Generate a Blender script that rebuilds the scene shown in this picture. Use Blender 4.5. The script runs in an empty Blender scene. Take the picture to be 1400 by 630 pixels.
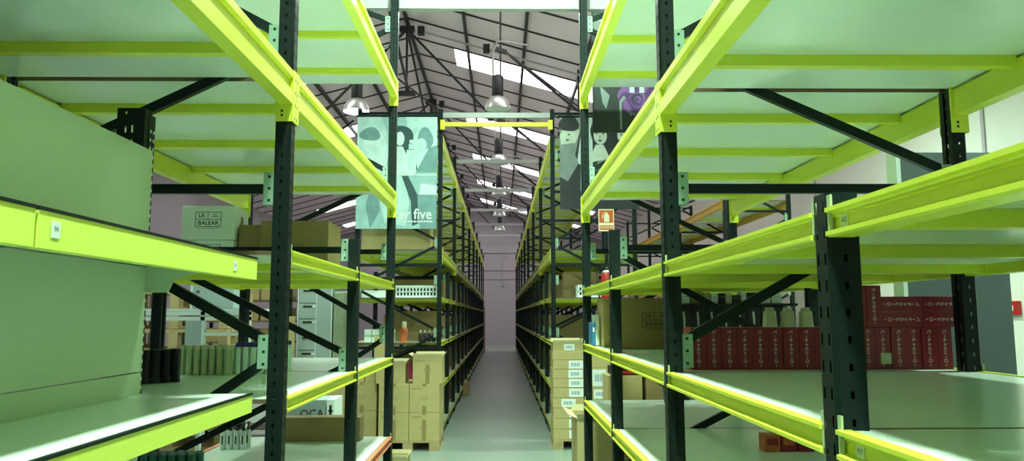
import bpy, math, random
from mathutils import Matrix, Vector, Euler
random.seed(7)
SC = bpy.context.scene
COL = SC.collection
H = 1.62                      # eye height; most heights below are given relative to it
# ------------------------------------------------------------------ camera
F_PX, PITCH, YAW, ROLL = 1024.83, .1133, .0147, .0019
cam_d = bpy.data.cameras.new('camera'); cam = bpy.data.objects.new('camera', cam_d); COL.objects.link(cam)
cam_d.sensor_fit = 'HORIZONTAL'; cam_d.sensor_width = 36; cam_d.lens = F_PX / 1400 * 36
cam_d.clip_start = .02; cam_d.clip_end = 200
fw = Vector((math.sin(YAW)*math.cos(PITCH), math.cos(YAW)*math.cos(PITCH), math.sin(PITCH)))
r0 = Vector((math.cos(YAW), -math.sin(YAW), 0)); u0 = r0.cross(fw)
rt = r0*math.cos(ROLL) - u0*math.sin(ROLL); up = r0*math.sin(ROLL) + u0*math.cos(ROLL)
m3 = Matrix((rt, up, -fw)).transposed()
cam.matrix_world = Matrix.Translation((0, 0, H)) @ m3.to_4x4()
SC.camera = cam
# ------------------------------------------------------------------ world and exposure
w = bpy.data.worlds.new('world'); SC.world = w; w.use_nodes = True
w.node_tree.nodes['Background'].inputs[0].default_value = (.74, 1.0, .80, 1)
w.node_tree.nodes['Background'].inputs[1].default_value = .15
SC.view_settings.view_transform = 'Standard'; SC.view_settings.look = 'None'
SC.view_settings.exposure = 0.15; SC.view_settings.gamma = 1; SC.view_settings.use_curve_mapping = False
LAMP_W = 400.0                # power of each lit high-bay lamp
LAMP_C = (.68, 1.0, .76)
SKY_E = 4.8                   # brightness of the translucent roof strips
# ------------------------------------------------------------------ materials
def mat(name, col, rough=.6, metal=0, noise=0, nscale=20, emis=0, bump=0, bscale=60, spec=.5, alpha=None, trans=0):
    m = bpy.data.materials.new(name); m.use_nodes = True
    nt = m.node_tree; b = nt.nodes['Principled BSDF']
    b.inputs['Base Color'].default_value = (*col, 1); b.inputs['Roughness'].default_value = rough
    b.inputs['Metallic'].default_value = metal; b.inputs['Specular IOR Level'].default_value = spec
    if trans: b.inputs['Transmission Weight'].default_value = trans
    if emis:
        b.inputs['Emission Color'].default_value = (*col, 1); b.inputs['Emission Strength'].default_value = emis
    if noise:
        tc = nt.nodes.new('ShaderNodeTexCoord'); n = nt.nodes.new('ShaderNodeTexNoise')
        n.inputs['Scale'].default_value = nscale; n.inputs['Detail'].default_value = 5
        r = nt.nodes.new('ShaderNodeMapRange'); r.inputs[3].default_value = 1-noise; r.inputs[4].default_value = 1+noise
        mx = nt.nodes.new('ShaderNodeMix'); mx.data_type = 'RGBA'; mx.blend_type = 'MULTIPLY'; mx.inputs[0].default_value = 1
        mx.inputs[6].default_value = (*col, 1)
        nt.links.new(tc.outputs['Object'], n.inputs['Vector']); nt.links.new(n.outputs['Fac'], r.inputs[0])
        nt.links.new(r.outputs[0], mx.inputs[7]); nt.links.new(mx.outputs[2], b.inputs['Base Color'])
    if bump:
        tc = nt.nodes.new('ShaderNodeTexCoord'); n2 = nt.nodes.new('ShaderNodeTexNoise'); n2.inputs['Scale'].default_value = bscale
        bp = nt.nodes.new('ShaderNodeBump'); bp.inputs['Strength'].default_value = bump; bp.inputs['Distance'].default_value = .01
        nt.links.new(tc.outputs['Object'], n2.inputs['Vector']); nt.links.new(n2.outputs['Fac'], bp.inputs['Height'])
        nt.links.new(bp.outputs['Normal'], b.inputs['Normal'])
    return m
M = dict(
    floor=mat('painted_concrete', (.245, .30, .255), .36, noise=.12, nscale=.6, bump=.04, bscale=8),
    wall=mat('wall_paint', (.42, .38, .41), .8, noise=.05, nscale=.7),
    wall_white=mat('white_wall_paint', (.72, .70, .64), .8, noise=.04, nscale=.5),
    roof=mat('roof_sheet', (.86, .71, .77), .75, noise=.08, nscale=1.2),
    dark_steel=mat('dark_roof_steel', (.022, .02, .022), .6),
    skylight=mat('translucent_strip', (1.0, .96, .97), .5, emis=SKY_E),
    post=mat('dark_green_paint', (.005, .012, .011), .42, noise=.15, nscale=6, spec=.22),
    beam=mat('fluorescent_yellow_paint', (.70, .75, .06), .33, noise=.05, nscale=5),
    orange=mat('orange_beam_paint', (.62, .20, .09), .4, noise=.08, nscale=8),
    connector=mat('pale_connector', (.42, .50, .30), .45),
    deck=mat('white_melamine', (.75, .86, .77), .2, noise=.03, nscale=3),
    edge=mat('chipboard_edge', (.14, .09, .05), .8, noise=.3, nscale=40),
    bracket=mat('grey_green_bracket', (.26, .40, .30), .5),
    dark=mat('black_dot', (.004, .004, .004), .7),
    grey_tie=mat('grey_tie_paint', (.40, .38, .40), .5),
    gondola=mat('pale_gondola_panel', (.49, .60, .40), .5, noise=.04, nscale=2),
    rail=mat('price_rail_yellow', (.76, .88, .13), .4, noise=.03, nscale=4),
    carton=mat('cardboard', (.46, .37, .165), .8, noise=.08, nscale=9),
    carton2=mat('brown_cardboard', (.33, .23, .10), .8, noise=.1, nscale=9),
    carton_w=mat('white_cardboard', (.82, .90, .85), .75, noise=.03, nscale=6),
    carton_in=mat('cardboard_edge', (.58, .50, .28), .8),
    tape=mat('packing_tape', (.30, .21, .08), .35),
    print_=mat('dark_print', (.035, .04, .03), .7),
    paper=mat('white_paper', (.75, .80, .80), .7),
    grey_print=mat('grey_barcode', (.22, .26, .30), .7),
    red=mat('red_box', (.24, .007, .020), .38, noise=.12, nscale=10),
    red_text=mat('pale_lettering', (.85, .72, .66), .6),
    black=mat('black_plastic', (.008, .009, .010), .4),
    white_pl=mat('white_plastic', (.70, .78, .74), .45),
    cream=mat('cream_plastic', (.55, .56, .38), .5),
    olive=mat('olive_bottle', (.42, .50, .30), .25),
    mint=mat('mint_bottle', (.74, .92, .84), .2),
    blue=mat('blue_cap', (.015, .02, .22), .4),
    teal=mat('dark_teal_bottle', (.02, .12, .095), .3),
    beam_dim=mat('dimmed_yellow_paint', (.40, .40, .15), .6, noise=.15, nscale=4),  # duller copy of the beam yellow; weaker lamplight put into the colour
    wood=mat('pallet_wood', (.42, .31, .15), .8, noise=.2, nscale=14),
    alu=mat('spun_aluminium', (.62, .63, .61), .33, metal=.7),
    lamp_black=mat('lamp_black', (.012, .013, .014), .5),
    glow=mat('lamp_glow', (.92, 1.0, .95), .5, emis=16),
    lens=mat('lamp_lens', (.45, .52, .48), .35),
    rod=mat('galvanised_rod', (.35, .35, .34), .5, metal=.3),
    grey_metal=mat('grey_cabinet_paint', (.33, .40, .40), .45, noise=.03),
    dark_grey=mat('dark_grey_panel', (.075, .10, .105), .5, noise=.05),
    white_metal=mat('white_steel_paint', (.62, .70, .68), .45),
    fire_red=mat('extinguisher_red', (.45, .015, .012), .35),
    sign_o=mat('sign_orange', (.52, .10, .015), .5),
    sign_c=mat('sign_cream', (.80, .74, .48), .5),
    wrap=mat('stretch_wrapped_goods', (.27, .31, .22), .18, noise=.25, nscale=7, bump=.25, bscale=9),
    pink=mat('magenta_cloth', (.30, .02, .06), .6, noise=.3, nscale=20),
    orange_pl=mat('orange_plastic', (.55, .12, .03), .5),
)
# ------------------------------------------------------------------ mesh builder
class MB:
    def __init__(s): s.v = []; s.f = []; s.mi = []; s.sm = []
    def add(s, vs, fs, mi=0, sm=False):
        n = len(s.v); s.v += [tuple(v) for v in vs]
        for f in fs: s.f.append([i+n for i in f]); s.mi.append(mi); s.sm.append(sm)
        return s
    def box(s, a, b, mi=0):
        x0, x1 = sorted((a[0], b[0])); y0, y1 = sorted((a[1], b[1])); z0, z1 = sorted((a[2], b[2]))
        return s.add([(x0,y0,z0),(x1,y0,z0),(x1,y1,z0),(x0,y1,z0),(x0,y0,z1),(x1,y0,z1),(x1,y1,z1),(x0,y1,z1)],
            [(3,2,1,0),(4,5,6,7),(0,1,5,4),(1,2,6,5),(2,3,7,6),(3,0,4,7)], mi)
    def bar(s, p, q, wd, th, mi=0, up=(0,0,1)):
        p, q = Vector(p), Vector(q); d = (q-p).normalized(); u = Vector(up)
        if abs(d.dot(u)) > .98: u = Vector((0,1,0))
        a = d.cross(u).normalized(); b = a.cross(d).normalized(); a *= wd/2; b *= th/2
        vs = [p-a-b, p+a-b, p+a+b, p-a+b, q-a-b, q+a-b, q+a+b, q-a+b]
        return s.add(vs, [(3,2,1,0),(4,5,6,7),(0,1,5,4),(1,2,6,5),(2,3,7,6),(3,0,4,7)], mi)
    def tube(s, pts, r, n=8, mi=0):
        pts = [Vector(p) for p in pts]; rings = []
        for i, p in enumerate(pts):
            d = (pts[min(i+1, len(pts)-1)] - pts[max(i-1, 0)]).normalized()
            u = Vector((0,0,1)) if abs(d.z) < .95 else Vector((1,0,0))
            a = d.cross(u).normalized(); b = a.cross(d)
            rings.append([p + (a*math.cos(t)+b*math.sin(t))*r for t in [2*math.pi*k/n for k in range(n)]])
        vs = [v for R in rings for v in R]; fs = []
        for i in range(len(pts)-1):
            for k in range(n): fs.append((i*n+k, i*n+(k+1)%n, (i+1)*n+(k+1)%n, (i+1)*n+k))
        s.add(vs, fs, mi, True)
        return s.add(rings[0], [tuple(range(n))][::-1], mi).add(rings[-1], [tuple(range(n))], mi)
    def lathe(s, c, prof, n=16, mi=0, cap=True):
        vs = []; fs = []
        for r, z in prof:
            for k in range(n): vs.append((c[0]+r*math.cos(2*math.pi*k/n), c[1]+r*math.sin(2*math.pi*k/n), c[2]+z))
        for i in range(len(prof)-1):
            for k in range(n): fs.append((i*n+k, i*n+(k+1)%n, (i+1)*n+(k+1)%n, (i+1)*n+k))
        s.add(vs, fs, mi, True)
        if cap:
            s.add(vs[:n], [tuple(range(n))[::-1]], mi); s.add(vs[-n:], [tuple(range(n))], mi)
        return s
    def prism(s, prof, y0, y1, mi=0, ends=True):
        """profile of (x, z) points run along y"""
        n = len(prof)
        vs = [(x, y0, z) for x, z in prof] + [(x, y1, z) for x, z in prof]
        s.add(vs, [(k, (k+1) % n, n+(k+1) % n, n+k) for k in range(n)], mi)
        if ends: s.add(vs, [tuple(range(n))[::-1], tuple(range(n, 2*n))], mi)
        return s
    def poly(s, pts, mi=0): return s.add(pts, [tuple(range(len(pts)))], mi)
    def mesh(s, name, mats):
        me = bpy.data.meshes.new(name); me.from_pydata(s.v, [], s.f)
        for m in (mats if isinstance(mats, (list, tuple)) else [mats]): me.materials.append(M[m] if isinstance(m, str) else m)
        me.polygons.foreach_set('material_index', s.mi); me.polygons.foreach_set('use_smooth', s.sm); me.update()
        return me
def link(name, me, parent=None, loc=(0,0,0), rot=(0,0,0), bevel=0, fix=True):
    o = bpy.data.objects.new(name, me); COL.objects.link(o)
    o.location = loc; o.rotation_euler = rot
    if parent: o.parent = parent
    if bevel:
        b = o.modifiers.new('bevel', 'BEVEL'); b.width = bevel; b.segments = 2; b.limit_method = 'ANGLE'
    return o
def fixn(me):
    import bmesh
    b = bmesh.new(); b.from_mesh(me); bmesh.ops.recalc_face_normals(b, faces=b.faces); b.to_mesh(me); b.free()
    return me
def build(name, mb, mats, parent=None, loc=(0,0,0), rot=(0,0,0), bevel=0, label=None):
    o = link(name, fixn(mb.mesh(name, mats)), parent, loc, rot, bevel)
    if label: o['label'] = label
    return o
def tag(o, label, cat, group=None, kind=None):
    if label: o['label'] = label
    if cat: o['category'] = cat
    if group: o['group'] = group
    if kind: o['kind'] = kind
    return o
def thing(name, label, cat, loc=(0,0,0), rz=0, group=None):
    o = bpy.data.objects.new(name, None); COL.objects.link(o); o.empty_display_size = .1
    o.location = loc; o.rotation_euler = (0,0,rz)
    return tag(o, label, cat, group)
def sub(name, parent, loc=(0,0,0), rot=(0,0,0)):
    o = bpy.data.objects.new(name, None); COL.objects.link(o); o.parent = parent; o.location = loc; o.rotation_euler = rot; o.empty_display_size = .05
    return o
def struct(name, mb, mats, bevel=0):
    return tag(build(name, mb, mats), None, None, kind='structure')
def dup(root, loc, rz=None, label=None, group=None):
    def cp(o, par):
        c = o.copy(); COL.objects.link(c)
        if par: c.parent = par
        for ch in list(o.children): cp(ch, c)
        return c
    r = cp(root, None); r.location = loc
    if rz is not None: r.rotation_euler = (0,0,rz)
    if label: r['label'] = label
    if group: r['group'] = group
    return r
ORD = ['first','second','third','fourth','fifth','sixth','seventh','eighth','ninth','tenth','eleventh','twelfth','thirteenth','fourteenth','fifteenth','sixteenth','seventeenth','eighteenth','nineteenth','twentieth']
def text_polys(txt, size, align='CENTER'):
    cu = bpy.data.curves.new('t', 'FONT'); cu.body = txt; cu.size = size; cu.align_x = align; cu.align_y = 'CENTER'; cu.resolution_u = 2; cu.offset = size*.016
    ob = bpy.data.objects.new('t', cu); COL.objects.link(ob)
    dg = bpy.context.evaluated_depsgraph_get(); me = bpy.data.meshes.new_from_object(ob.evaluated_get(dg))
    vs = [tuple(v.co) for v in me.vertices]; fs = [tuple(p.vertices) for p in me.polygons]
    bpy.data.objects.remove(ob); bpy.data.curves.remove(cu); bpy.data.meshes.remove(me)
    return vs, fs
def text_on_front(mb, txt, x, z, size, y=0, rot=0, mi=0, sx=1.0):
    """letters in the plane y = const, read from -y"""
    vs, fs = text_polys(txt, size); c, s_ = math.cos(rot), math.sin(rot)
    mb.add([(x + (vx*sx*c - vy*s_), y, z + (vx*sx*s_ + vy*c)) for vx, vy, _ in vs], fs, mi)
def rect_front(mb, x0, z0, x1, z1, y=0, mi=0): mb.poly([(x0,y,z0),(x1,y,z0),(x1,y,z1),(x0,y,z1)], mi)
def frame_front(mb, x0, z0, x1, z1, t, y=0, mi=0):
    rect_front(mb, x0, z0, x1, z0+t, y, mi); rect_front(mb, x0, z1-t, x1, z1, y, mi)
    rect_front(mb, x0, z0+t, x0+t, z1-t, y, mi); rect_front(mb, x1-t, z0+t, x1, z1-t, y, mi)

# ------------------------------------------------------------------ the shell of the warehouse
RX, RZ, SL_R, SL_L = -2.06, H+6.5, .28, .27
XL, XR, Y0, Y1 = -10.0, 6.0, -7.0, 43.0
def roof_z(x): return RZ - (SL_R*(x-RX) if x > RX else SL_L*(RX-x))
struct('floor', MB().box((XL, Y0, -.1), (XR, Y1, 0)), 'floor')
struct('wall_left', MB().box((XL-.15, Y0, 0), (XL, Y1, roof_z(XL)+.1)), 'wall')
struct('wall_right', MB().box((XR, Y0, 0), (XR+.15, Y1, roof_z(XR)+.1)), 'wall_white')
mb = MB(); mb.prism([(XL,0),(XR,0),(XR,roof_z(XR)),(RX,RZ),(XL,roof_z(XL))], Y1, Y1+.15)
struct('wall_far', mb, 'wall')
mb = MB()
for i in range(4): mb.box((XR-.02, 4+i*5.0, 0), (XR, 4.06+i*5.0, roof_z(XR)))
struct('trim_20', mb, 'wall')
# roof sheets with dark ribs; translucent strips left open between them
strips = [(11.4,12.6),(17.0,18.2),(22.6,23.8),(28.2,29.4),(33.8,35.0),(39.4,40.6)]
mb = MB()
def slab(x0, x1, ya, yb, t=.06, mi=0, dz=0):
    z0, z1 = roof_z(x0)+dz, roof_z(x1)+dz
    mb.add([(x0,ya,z0),(x1,ya,z1),(x1,yb,z1),(x0,yb,z0),(x0,ya,z0+t),(x1,ya,z1+t),(x1,yb,z1+t),(x0,yb,z0+t)],
        [(3,2,1,0),(4,5,6,7),(0,1,5,4),(1,2,6,5),(2,3,7,6),(3,0,4,7)], mi)
xs0, xs1 = -1.1, XR-1.6       # the strips cover this run of the right slope, mirrored on the left one
ys = [Y0] + [y for s in strips for y in s] + [Y1]
slab(RX, xs0, Y0, Y1); slab(xs1, XR, Y0, Y1); slab(-3.0, RX, Y0, Y1); slab(XL, -8.4, Y0, Y1)
for i in range(0, len(ys), 2): slab(xs0, xs1, ys[i], ys[i+1]); slab(-8.4, -3.0, ys[i], ys[i+1])
yy = Y0+.4
while yy < Y1:
    if any(a-.05 < yy < b+.02 for a, b in strips):
        for p, q in ((RX, xs0), (xs1, XR), (-3.0, RX), (XL, -8.4)): slab(p, q, yy, yy+.035, .03, 1, -.03)
    else: slab(RX, XR, yy, yy+.035, .03, 1, -.03); slab(XL, RX, yy, yy+.035, .03, 1, -.03)
    yy += 1.12
struct('ceiling', mb, ['roof', 'dark_steel'])
n = 0
for a, b in strips:
    for x0, x1 in ((xs0, xs1), (-8.4, -3.0)):
        n += 1; mb = MB(); slab(x0, x1, a, b, .02); struct('window_%d' % n, mb, 'skylight')
# purlins along the hall
for i, x in enumerate((-6.0, -4.6, -3.34, RX, -.76, .5, 1.77, 3.05, 4.3)):
    z = roof_z(x) - .10
    struct('trim_%d' % (i+1), MB().box((x-.03, Y0, z-.02), (x+.03, Y1, z+.075)), 'dark_steel')
# fan trusses under the ridge
for i, y in enumerate((10.3, 15.9, 21.5, 27.1, 32.7, 38.3)):
    mb = MB(); zr = RZ-.14
    mb.bar((RX, y, zr), (RX, y, zr-1.55), .05, .05)
    for sx in (-1, 1):
        mb.bar((RX, y, zr-.1), (RX+sx*1.75, y, zr-1.95), .045, .045)
        mb.bar((RX+sx*2.25, y, roof_z(RX+sx*2.25)-.2), (RX+sx*3.75, y, roof_z(RX+sx*2.25)-1.45), .045, .045)
        mb.bar((RX+sx*3.75, y, roof_z(RX+sx*2.25)-1.45), (RX+sx*3.75, y, roof_z(RX+sx*3.75)-.1), .04, .04)
    mb.bar((RX, y, zr-.1), (RX+.05, y+5.6, zr-1.5), .05, .05)
    mb.box((RX-.16, y-.06, zr-.16), (RX+.16, y+.06, zr-.04)); mb.box((RX-.2, y-.05, zr-1.6), (RX+.2, y+.05, zr-1.5))
    struct('trim_%d' % (i+10), mb, 'dark_steel')
    mb = MB(); mb.tube([(RX+.3, y-.4, roof_z(RX+.3)-.35), (RX+4.6, y-.4, roof_z(RX+4.6)-.35)], .022, 6)
    for x in (RX+.35, RX+1.75): mb.box((x-.07, y-.47, roof_z(x)-.42), (x+.07, y-.33, roof_z(x)-.25), 1)
    struct('trim_%d' % (i+21), mb, ['grey_tie', 'dark_steel'])
# pipes on the far wall
mb = MB()
for z in (3.6, 2.6, 2.1): mb.tube([(-1.2, Y1-.05, H+z), (1.1, Y1-.05, H+z)], .03 if z > 3 else .018, 6)
mb.tube([(.08, Y1-.05, H+3.6), (.08, Y1-.05, H+1.75)], .025, 6); mb.box((.0, Y1-.1, H+1.7), (.16, Y1, H+1.8))
struct('trim_30', mb, 'grey_tie')

# ------------------------------------------------------------------ pallet racking
PD, PW = .058, .066            # post depth (across) and width (along the aisle)
def post_mesh(h, holes=True):
    mb = MB(); d, hw, ch = PD, PW/2, .008
    if not holes:
        mb.box((0, -hw, 0), (d, hw, h)); return fixn(mb.mesh('post', 'post'))
    pitch = .05; nrow = int(h/pitch)
    # web facing the aisle, two columns of slots
    cols = [(-hw+ch, -.019, 0), (-.019, -.012, 1), (-.012, .012, 0), (.012, .019, 1), (.019, hw-ch, 0)]
    for i in range(nrow):
        z0, z1 = i*pitch, (i+1)*pitch; a, b = z0+.014, z0+.036
        for y0, y1, hole in cols:
            for (p, q, skip) in ((z0, a, 0), (a, b, hole), (b, z1, 0)):
                if not skip: mb.poly([(0,y0,p),(0,y1,p),(0,y1,q),(0,y0,q)])
        for s in (-1, 1):
            y = s*hw
            mb.poly([(0,s*(hw-ch),z0),(ch,y,z0),(ch,y,z1),(0,s*(hw-ch),z1)])
            for x0, x1, hole in ((ch, .027, 0), (.027, .034, 1), (.034, d, 0)):
                for (p, q, skip) in ((z0, z0+.018, 0), (z0+.018, z0+.032, hole), (z0+.032, z1, 0)):
                    if not skip: mb.poly([(x0,y,p),(x1,y,p),(x1,y,q),(x0,y,q)])
            mb.poly([(d,y,z0),(d,y-s*.024,z0),(d,y-s*.024,z1),(d,y,z1)])
    mb.box((-.012, -hw-.012, 0), (d+.012, hw+.012, .006))
    me = mb.mesh('post', 'post')
    return me
_cache = {}
def cached(key, fn):
    if key not in _cache: _cache[key] = fn()
    return _cache[key]
def beam_profile(kind, sg):
    """(x, z) with x=0 the aisle face; sg=+1 when the rack lies towards +x"""
    if kind == 'light':
        p = [(-.006,-.001),(-.006,-.009),(.004,-.011),(.007,-.014),(.007,-.018),(.011,-.020),(.011,-.040),(.004,-.043),(-.006,-.045),(-.006,-.053),(.0,-.056),(.046,-.056),(.046,-.020),(.022,-.020),(.022,-.001)]
    else:
        p = [(-.006,0),(-.006,-.026),(.008,-.032),(.008,-.066),(-.006,-.076),(-.006,-.128),(.046,-.128),(.046,-.03),(.028,-.03),(.028,0)]
    return [(sg*x, z) for x, z in p]
def bar_z(lv, kind): return lv - (.022 if kind == 'light' else .032)
def rack(name, label, xf, sg, depth, frames, bays, group=None, decks=True):
    """frames: (y, height, nodes or None, holes); bays: list of dicts y0,y1,z,kind,mat"""
    y_or = frames[0][0]
    root = thing(name, label, 'pallet rack', (xf, y_or, 0), group=group)
    for (y, h, style, holes) in frames:
        fr = sub('upright_frame', root, (0, y-y_or, 0))
        pm = cached(('post', h, holes), lambda: post_mesh(h, holes))
        link('post', pm, fr, (0,0,0), (0,0,0 if sg > 0 else math.pi))
        link('post', pm, fr, (sg*depth,0,0), (0,0,math.pi if sg > 0 else 0))
        def brace_mesh():
            out = []
            xa, xb = PD+.012, depth-PD-.012
            # runs of a zigzag: F = at the aisle post, R = at the rear post, heights above the floor
            runs, hor = {
                'tall': (['F.14 R.74 F1.49 R2.12 F2.68 R3.29 F3.87 R4.3'], [.12, 2.10, h-.06]),
                'tallr': (['F.14 R.74', 'F1.49 R2.13 F2.66 R3.29 F3.87 R4.3'], [.12, 2.10, h-.06]),
                'tall2': (['F.14 R.80 F1.40 R2.0 F2.6 R3.2 F3.8 R4.3'], [.12, 1.2, 2.3, 3.3, h-.06]),
                'low': (['F.14 R.62'], [.12, .70]),
                'shortr': (['F.25 R.5', 'F.77 R1.35 F1.99'], [.12, h-.10]),
                'short': (['F.2 R.80 F1.38 R1.94'], [.12, h-.10])}[style]
            nodes = []
            for run in runs:
                k_ = [(c[0], float(c[1:])) for c in run.split()]; nodes += k_
                for (s0, z0), (s1, z1) in zip(k_, k_[1:]):
                    dz = .036 if z1 > z0 else -.036
                    out.append(MB().bar((sg*(xa if s0 == 'F' else xb),0,z0+dz), (sg*(xa if s1 == 'F' else xb),0,z1-dz), .026, .036).mesh('brace', 'post'))
            for z in hor:
                out.append(MB().bar((sg*(PD+.002),0,z), (sg*(depth-PD-.002),0,z), .026, .036).mesh('brace', 'post'))
            br = []
            for sd, z in nodes:
                if z < h-.09 and not (style == 'shortr' and z > 1.8): br.append(((PD-.002, PD+.042) if sd == 'F' else (depth-PD-.042, depth-PD+.002), z))
            br.append(((PD-.002, PD+.042), 2.10 if style[:4] == 'tall' else hor[-1]))
            for fx, z in br:
                b = MB(); b.box((sg*fx[0], -.020, z-.062), (sg*fx[1], -.016, z+.062)); b.box((sg*fx[0], .016, z-.062), (sg*fx[1], .020, z+.062))
                b.box((sg*fx[0], -.02, z-.062), (sg*(fx[0]+.004), .02, z+.062))
                cx = (fx[0]+fx[1])/2
                for dz in (-.045, 0, .045): b.box((sg*(cx-.005), -.0215, z+dz-.005), (sg*(cx+.005), -.0195, z+dz+.005), 1)
                out.append(b.mesh('bracket', ['bracket', 'dark']))
            return out
        for me in cached(('brace', h, style, sg, depth), brace_mesh): link(me.name.split('.')[0], me, fr)
    for bay in bays:
        y0, y1, z, kind, bm = bay['y0'], bay['y1'], bay['z'], bay.get('kind','light'), bay.get('mat','beam')
        L = y1-y0; hp = PW/2+.002
        # front and rear beams with their end connectors
        for side in (0, 1):
            s2 = sg if side == 0 else -sg; x = 0 if side == 0 else sg*depth
            be = cached(('beam', round(L,3), kind, bm, s2), lambda: fixn(MB().prism(beam_profile(kind, s2), 0, L-2*hp).mesh('beam', bm)))
            o = link('beam', be, root, (x, y0+hp-y_or, z))
            def conn(e):
                b = MB(); s = 1 if e == 0 else -1       # e=0: plate at the beam's near end
                yb = 0 if e == 0 else L-2*hp
                if kind == 'heavy':
                    b.box((s2*-.008, yb-s*.032, -.195), (s2*-.003, yb+s*.004, .004))
                    b.box((s2*-.008, yb-s*.0, -.195), (s2*PD, yb+s*.005, .0))
                    for dz in (-.155, -.172): b.box((s2*.03, yb-s*.001, dz-.004), (s2*.038, yb+s*.0065, dz+.004), 1)
                    for dz in (-.03,-.08,-.13,-.18): b.box((s2*-.0085, yb-s*.024, dz-.006), (s2*-.0075, yb-s*.017, dz+.006), 1)
                    return fixn(b.mesh('end_connector', [bm, 'dark']))
                b.box((s2*.002, yb-s*.010, -.044), (s2*.006, yb+s*.008, .024))
                b.box((s2*0, yb, -.056), (s2*.046, yb+s*.004, -.003))
                return fixn(b.mesh('end_connector', ['connector', 'dark']))
            for e in (0, 1):
                if bay.get('conn', True):
                    link('end_connector', cached(('conn', round(L,3), kind, bm, s2, e), lambda: conn(e)), o)
        # deck with support bars
        def deckm():
            b = MB(); x0, x1 = sg*.030, sg*(depth-.030); zt = -.004; zb = zt-.016
            b.box((x0, .004 if kind == 'light' else .024, zb), (x1, L-(.012 if kind == 'light' else .026), zt))
            for f in range(len(b.f)): b.mi[f] = 0
            b.mi[2] = 1; b.mi[4] = 1
            return b.mesh('deck_panel', ['deck', 'edge'])
        dk = link('deck_panel', cached(('deck', round(L,3), sg, depth, kind), deckm), root, (0, y0-y_or, z))
        for yb in bay.get('bars', [L*(i+.5)/4 for i in range(4)]):
            sbm = cached(('bar', sg, depth, kind, bm), lambda: MB().box((sg*.046, -.02, -.058 if kind=='heavy' else -.052), (sg*(depth-.046), .02, -.0202)).mesh('support_bar', 'beam'))
            link('support_bar', sbm, dk, (0, yb, 0))
    return root
XLF, XRF, DEP = -.798, .611, 1.17
YL = lambda k: 2.829 + 1.4*(k-2)
YR = lambda k: 2.816 + 1.4*(k-2)
def lev(z): return z + H
def bays_of(YF, ks, z, **kw): return [dict(y0=YF(a), y1=YF(b), z=lev(z), **kw) for a, b in ks]
half_bars = [.51, 1.26]
bl = []
bl += bays_of(YL, [(0,2),(2,4)], .93, kind='heavy', bars=[.36,1.03,1.72,2.42])
bl += bays_of(YL, [(0,2),(2,4)], 1.79, kind='heavy', bars=[.36,1.03,1.72,2.42])
for z in (.25, -.30): bl += bays_of(YL, [(2,3),(3,4)], z, bars=half_bars)
bl += bays_of(YL, [(2,3)], -.868, bars=half_bars) + bays_of(YL, [(3,4)], -.868, bars=half_bars, mat='orange')
rack_l = rack('pallet_rack', 'tall pallet rack with white decks on the near left of the aisle', XLF, -1, 1.14,
     [(YL(0),4.4,'tall',True),(YL(2),4.4,'tall',True),(YL(3),2.09,'short',True),(YL(4),4.4,'tall',True)], bl)
br_ = []
br_ += bays_of(YR, [(0,2),(2,4)], .888, kind='heavy', bars=[.36,1.03,1.72,2.42])
br_ += bays_of(YR, [(0,2),(2,4)], 1.765, kind='heavy', bars=[.36,1.03,1.72,2.42])
for z in (.20, -.205, -.613): br_ += bays_of(YR, [(0,1),(1,2),(2,3),(3,4)], z, bars=half_bars)
rack_r = rack('pallet_rack', 'tall pallet rack with red boxes on the near right of the aisle', XRF, 1, DEP,
     [(YR(0),4.4,'tall',True),(YR(1),1.89,'low',True),(YR(2),4.4,'tallr',True),(YR(3),2.10,'shortr',True),(YR(4),4.4,'tall',True)], br_)
# number tags on the near right beams
def tag_plate(parent_root, x, y, z, txt, s2):
    t = sub('number_tag', parent_root, (x-parent_root.location.x, y-parent_root.location.y, z), (0,0,-s2*math.pi/2))
    b = MB(); b.box((-.014,-.001,-.016), (.014, .0, .016)); build('tag_card', b, 'paper', t)
    b = MB(); text_on_front(b, txt, 0, .002, .014, -.0016); build('lettering', b, 'grey_print', t)
tag_plate(rack_r, XRF+.0105, YR(1)-.045-.035, lev(.20)-.031, '442', 1)
tag_plate(rack_r, XRF+.0105, YR(1)-.045-.05, lev(-.205)-.031, '439', 1)
# the long far racks
FY = [10.1+3.1*i for i in range(9)]
XFR = .675
def far_bays(extra=None):
    out = []
    for i in range(8):
        for z, k in ((2.45,'heavy'),(.90,'heavy'),(.25,'light'),(-.345,'light'),(-.92,'light'),(-1.47,'light')):
            out.append(dict(y0=FY[i], y1=FY[i+1], z=lev(z), kind=k, mat='beam' if z > 2 or (i == 0 and z > -1) else 'beam_dim', bars=[.5,1.2,1.9,2.6]))
    return out
frl = [(FY[0],4.45,'tall2',True)] + [(y,4.45,'tall2',False) for y in FY[1:]]
mids = [(y+1.55,2.3,'short',False) for y in FY[:-1]]
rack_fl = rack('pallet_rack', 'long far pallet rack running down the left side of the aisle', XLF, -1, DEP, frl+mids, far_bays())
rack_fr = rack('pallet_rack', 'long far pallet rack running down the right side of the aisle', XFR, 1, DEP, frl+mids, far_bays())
# outer rack beyond the right one, with amber beams
M['amber'] = mat('amber_beam_paint', (.62, .36, .03), .4)
orx = [dict(y0=12+3.1*i, y1=15.1+3.1*i, z=lev(z), kind='heavy', mat='amber', bars=[.8,2.3]) for i in range(3) for z in (1.87, .55, -.7)]
rack('pallet_rack', 'amber beamed pallet rack standing before the pale right wall', 3.6, 1, 1.1, [(12+3.1*i, 4.3, 'tall2', False) for i in range(4)], orx)

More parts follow.
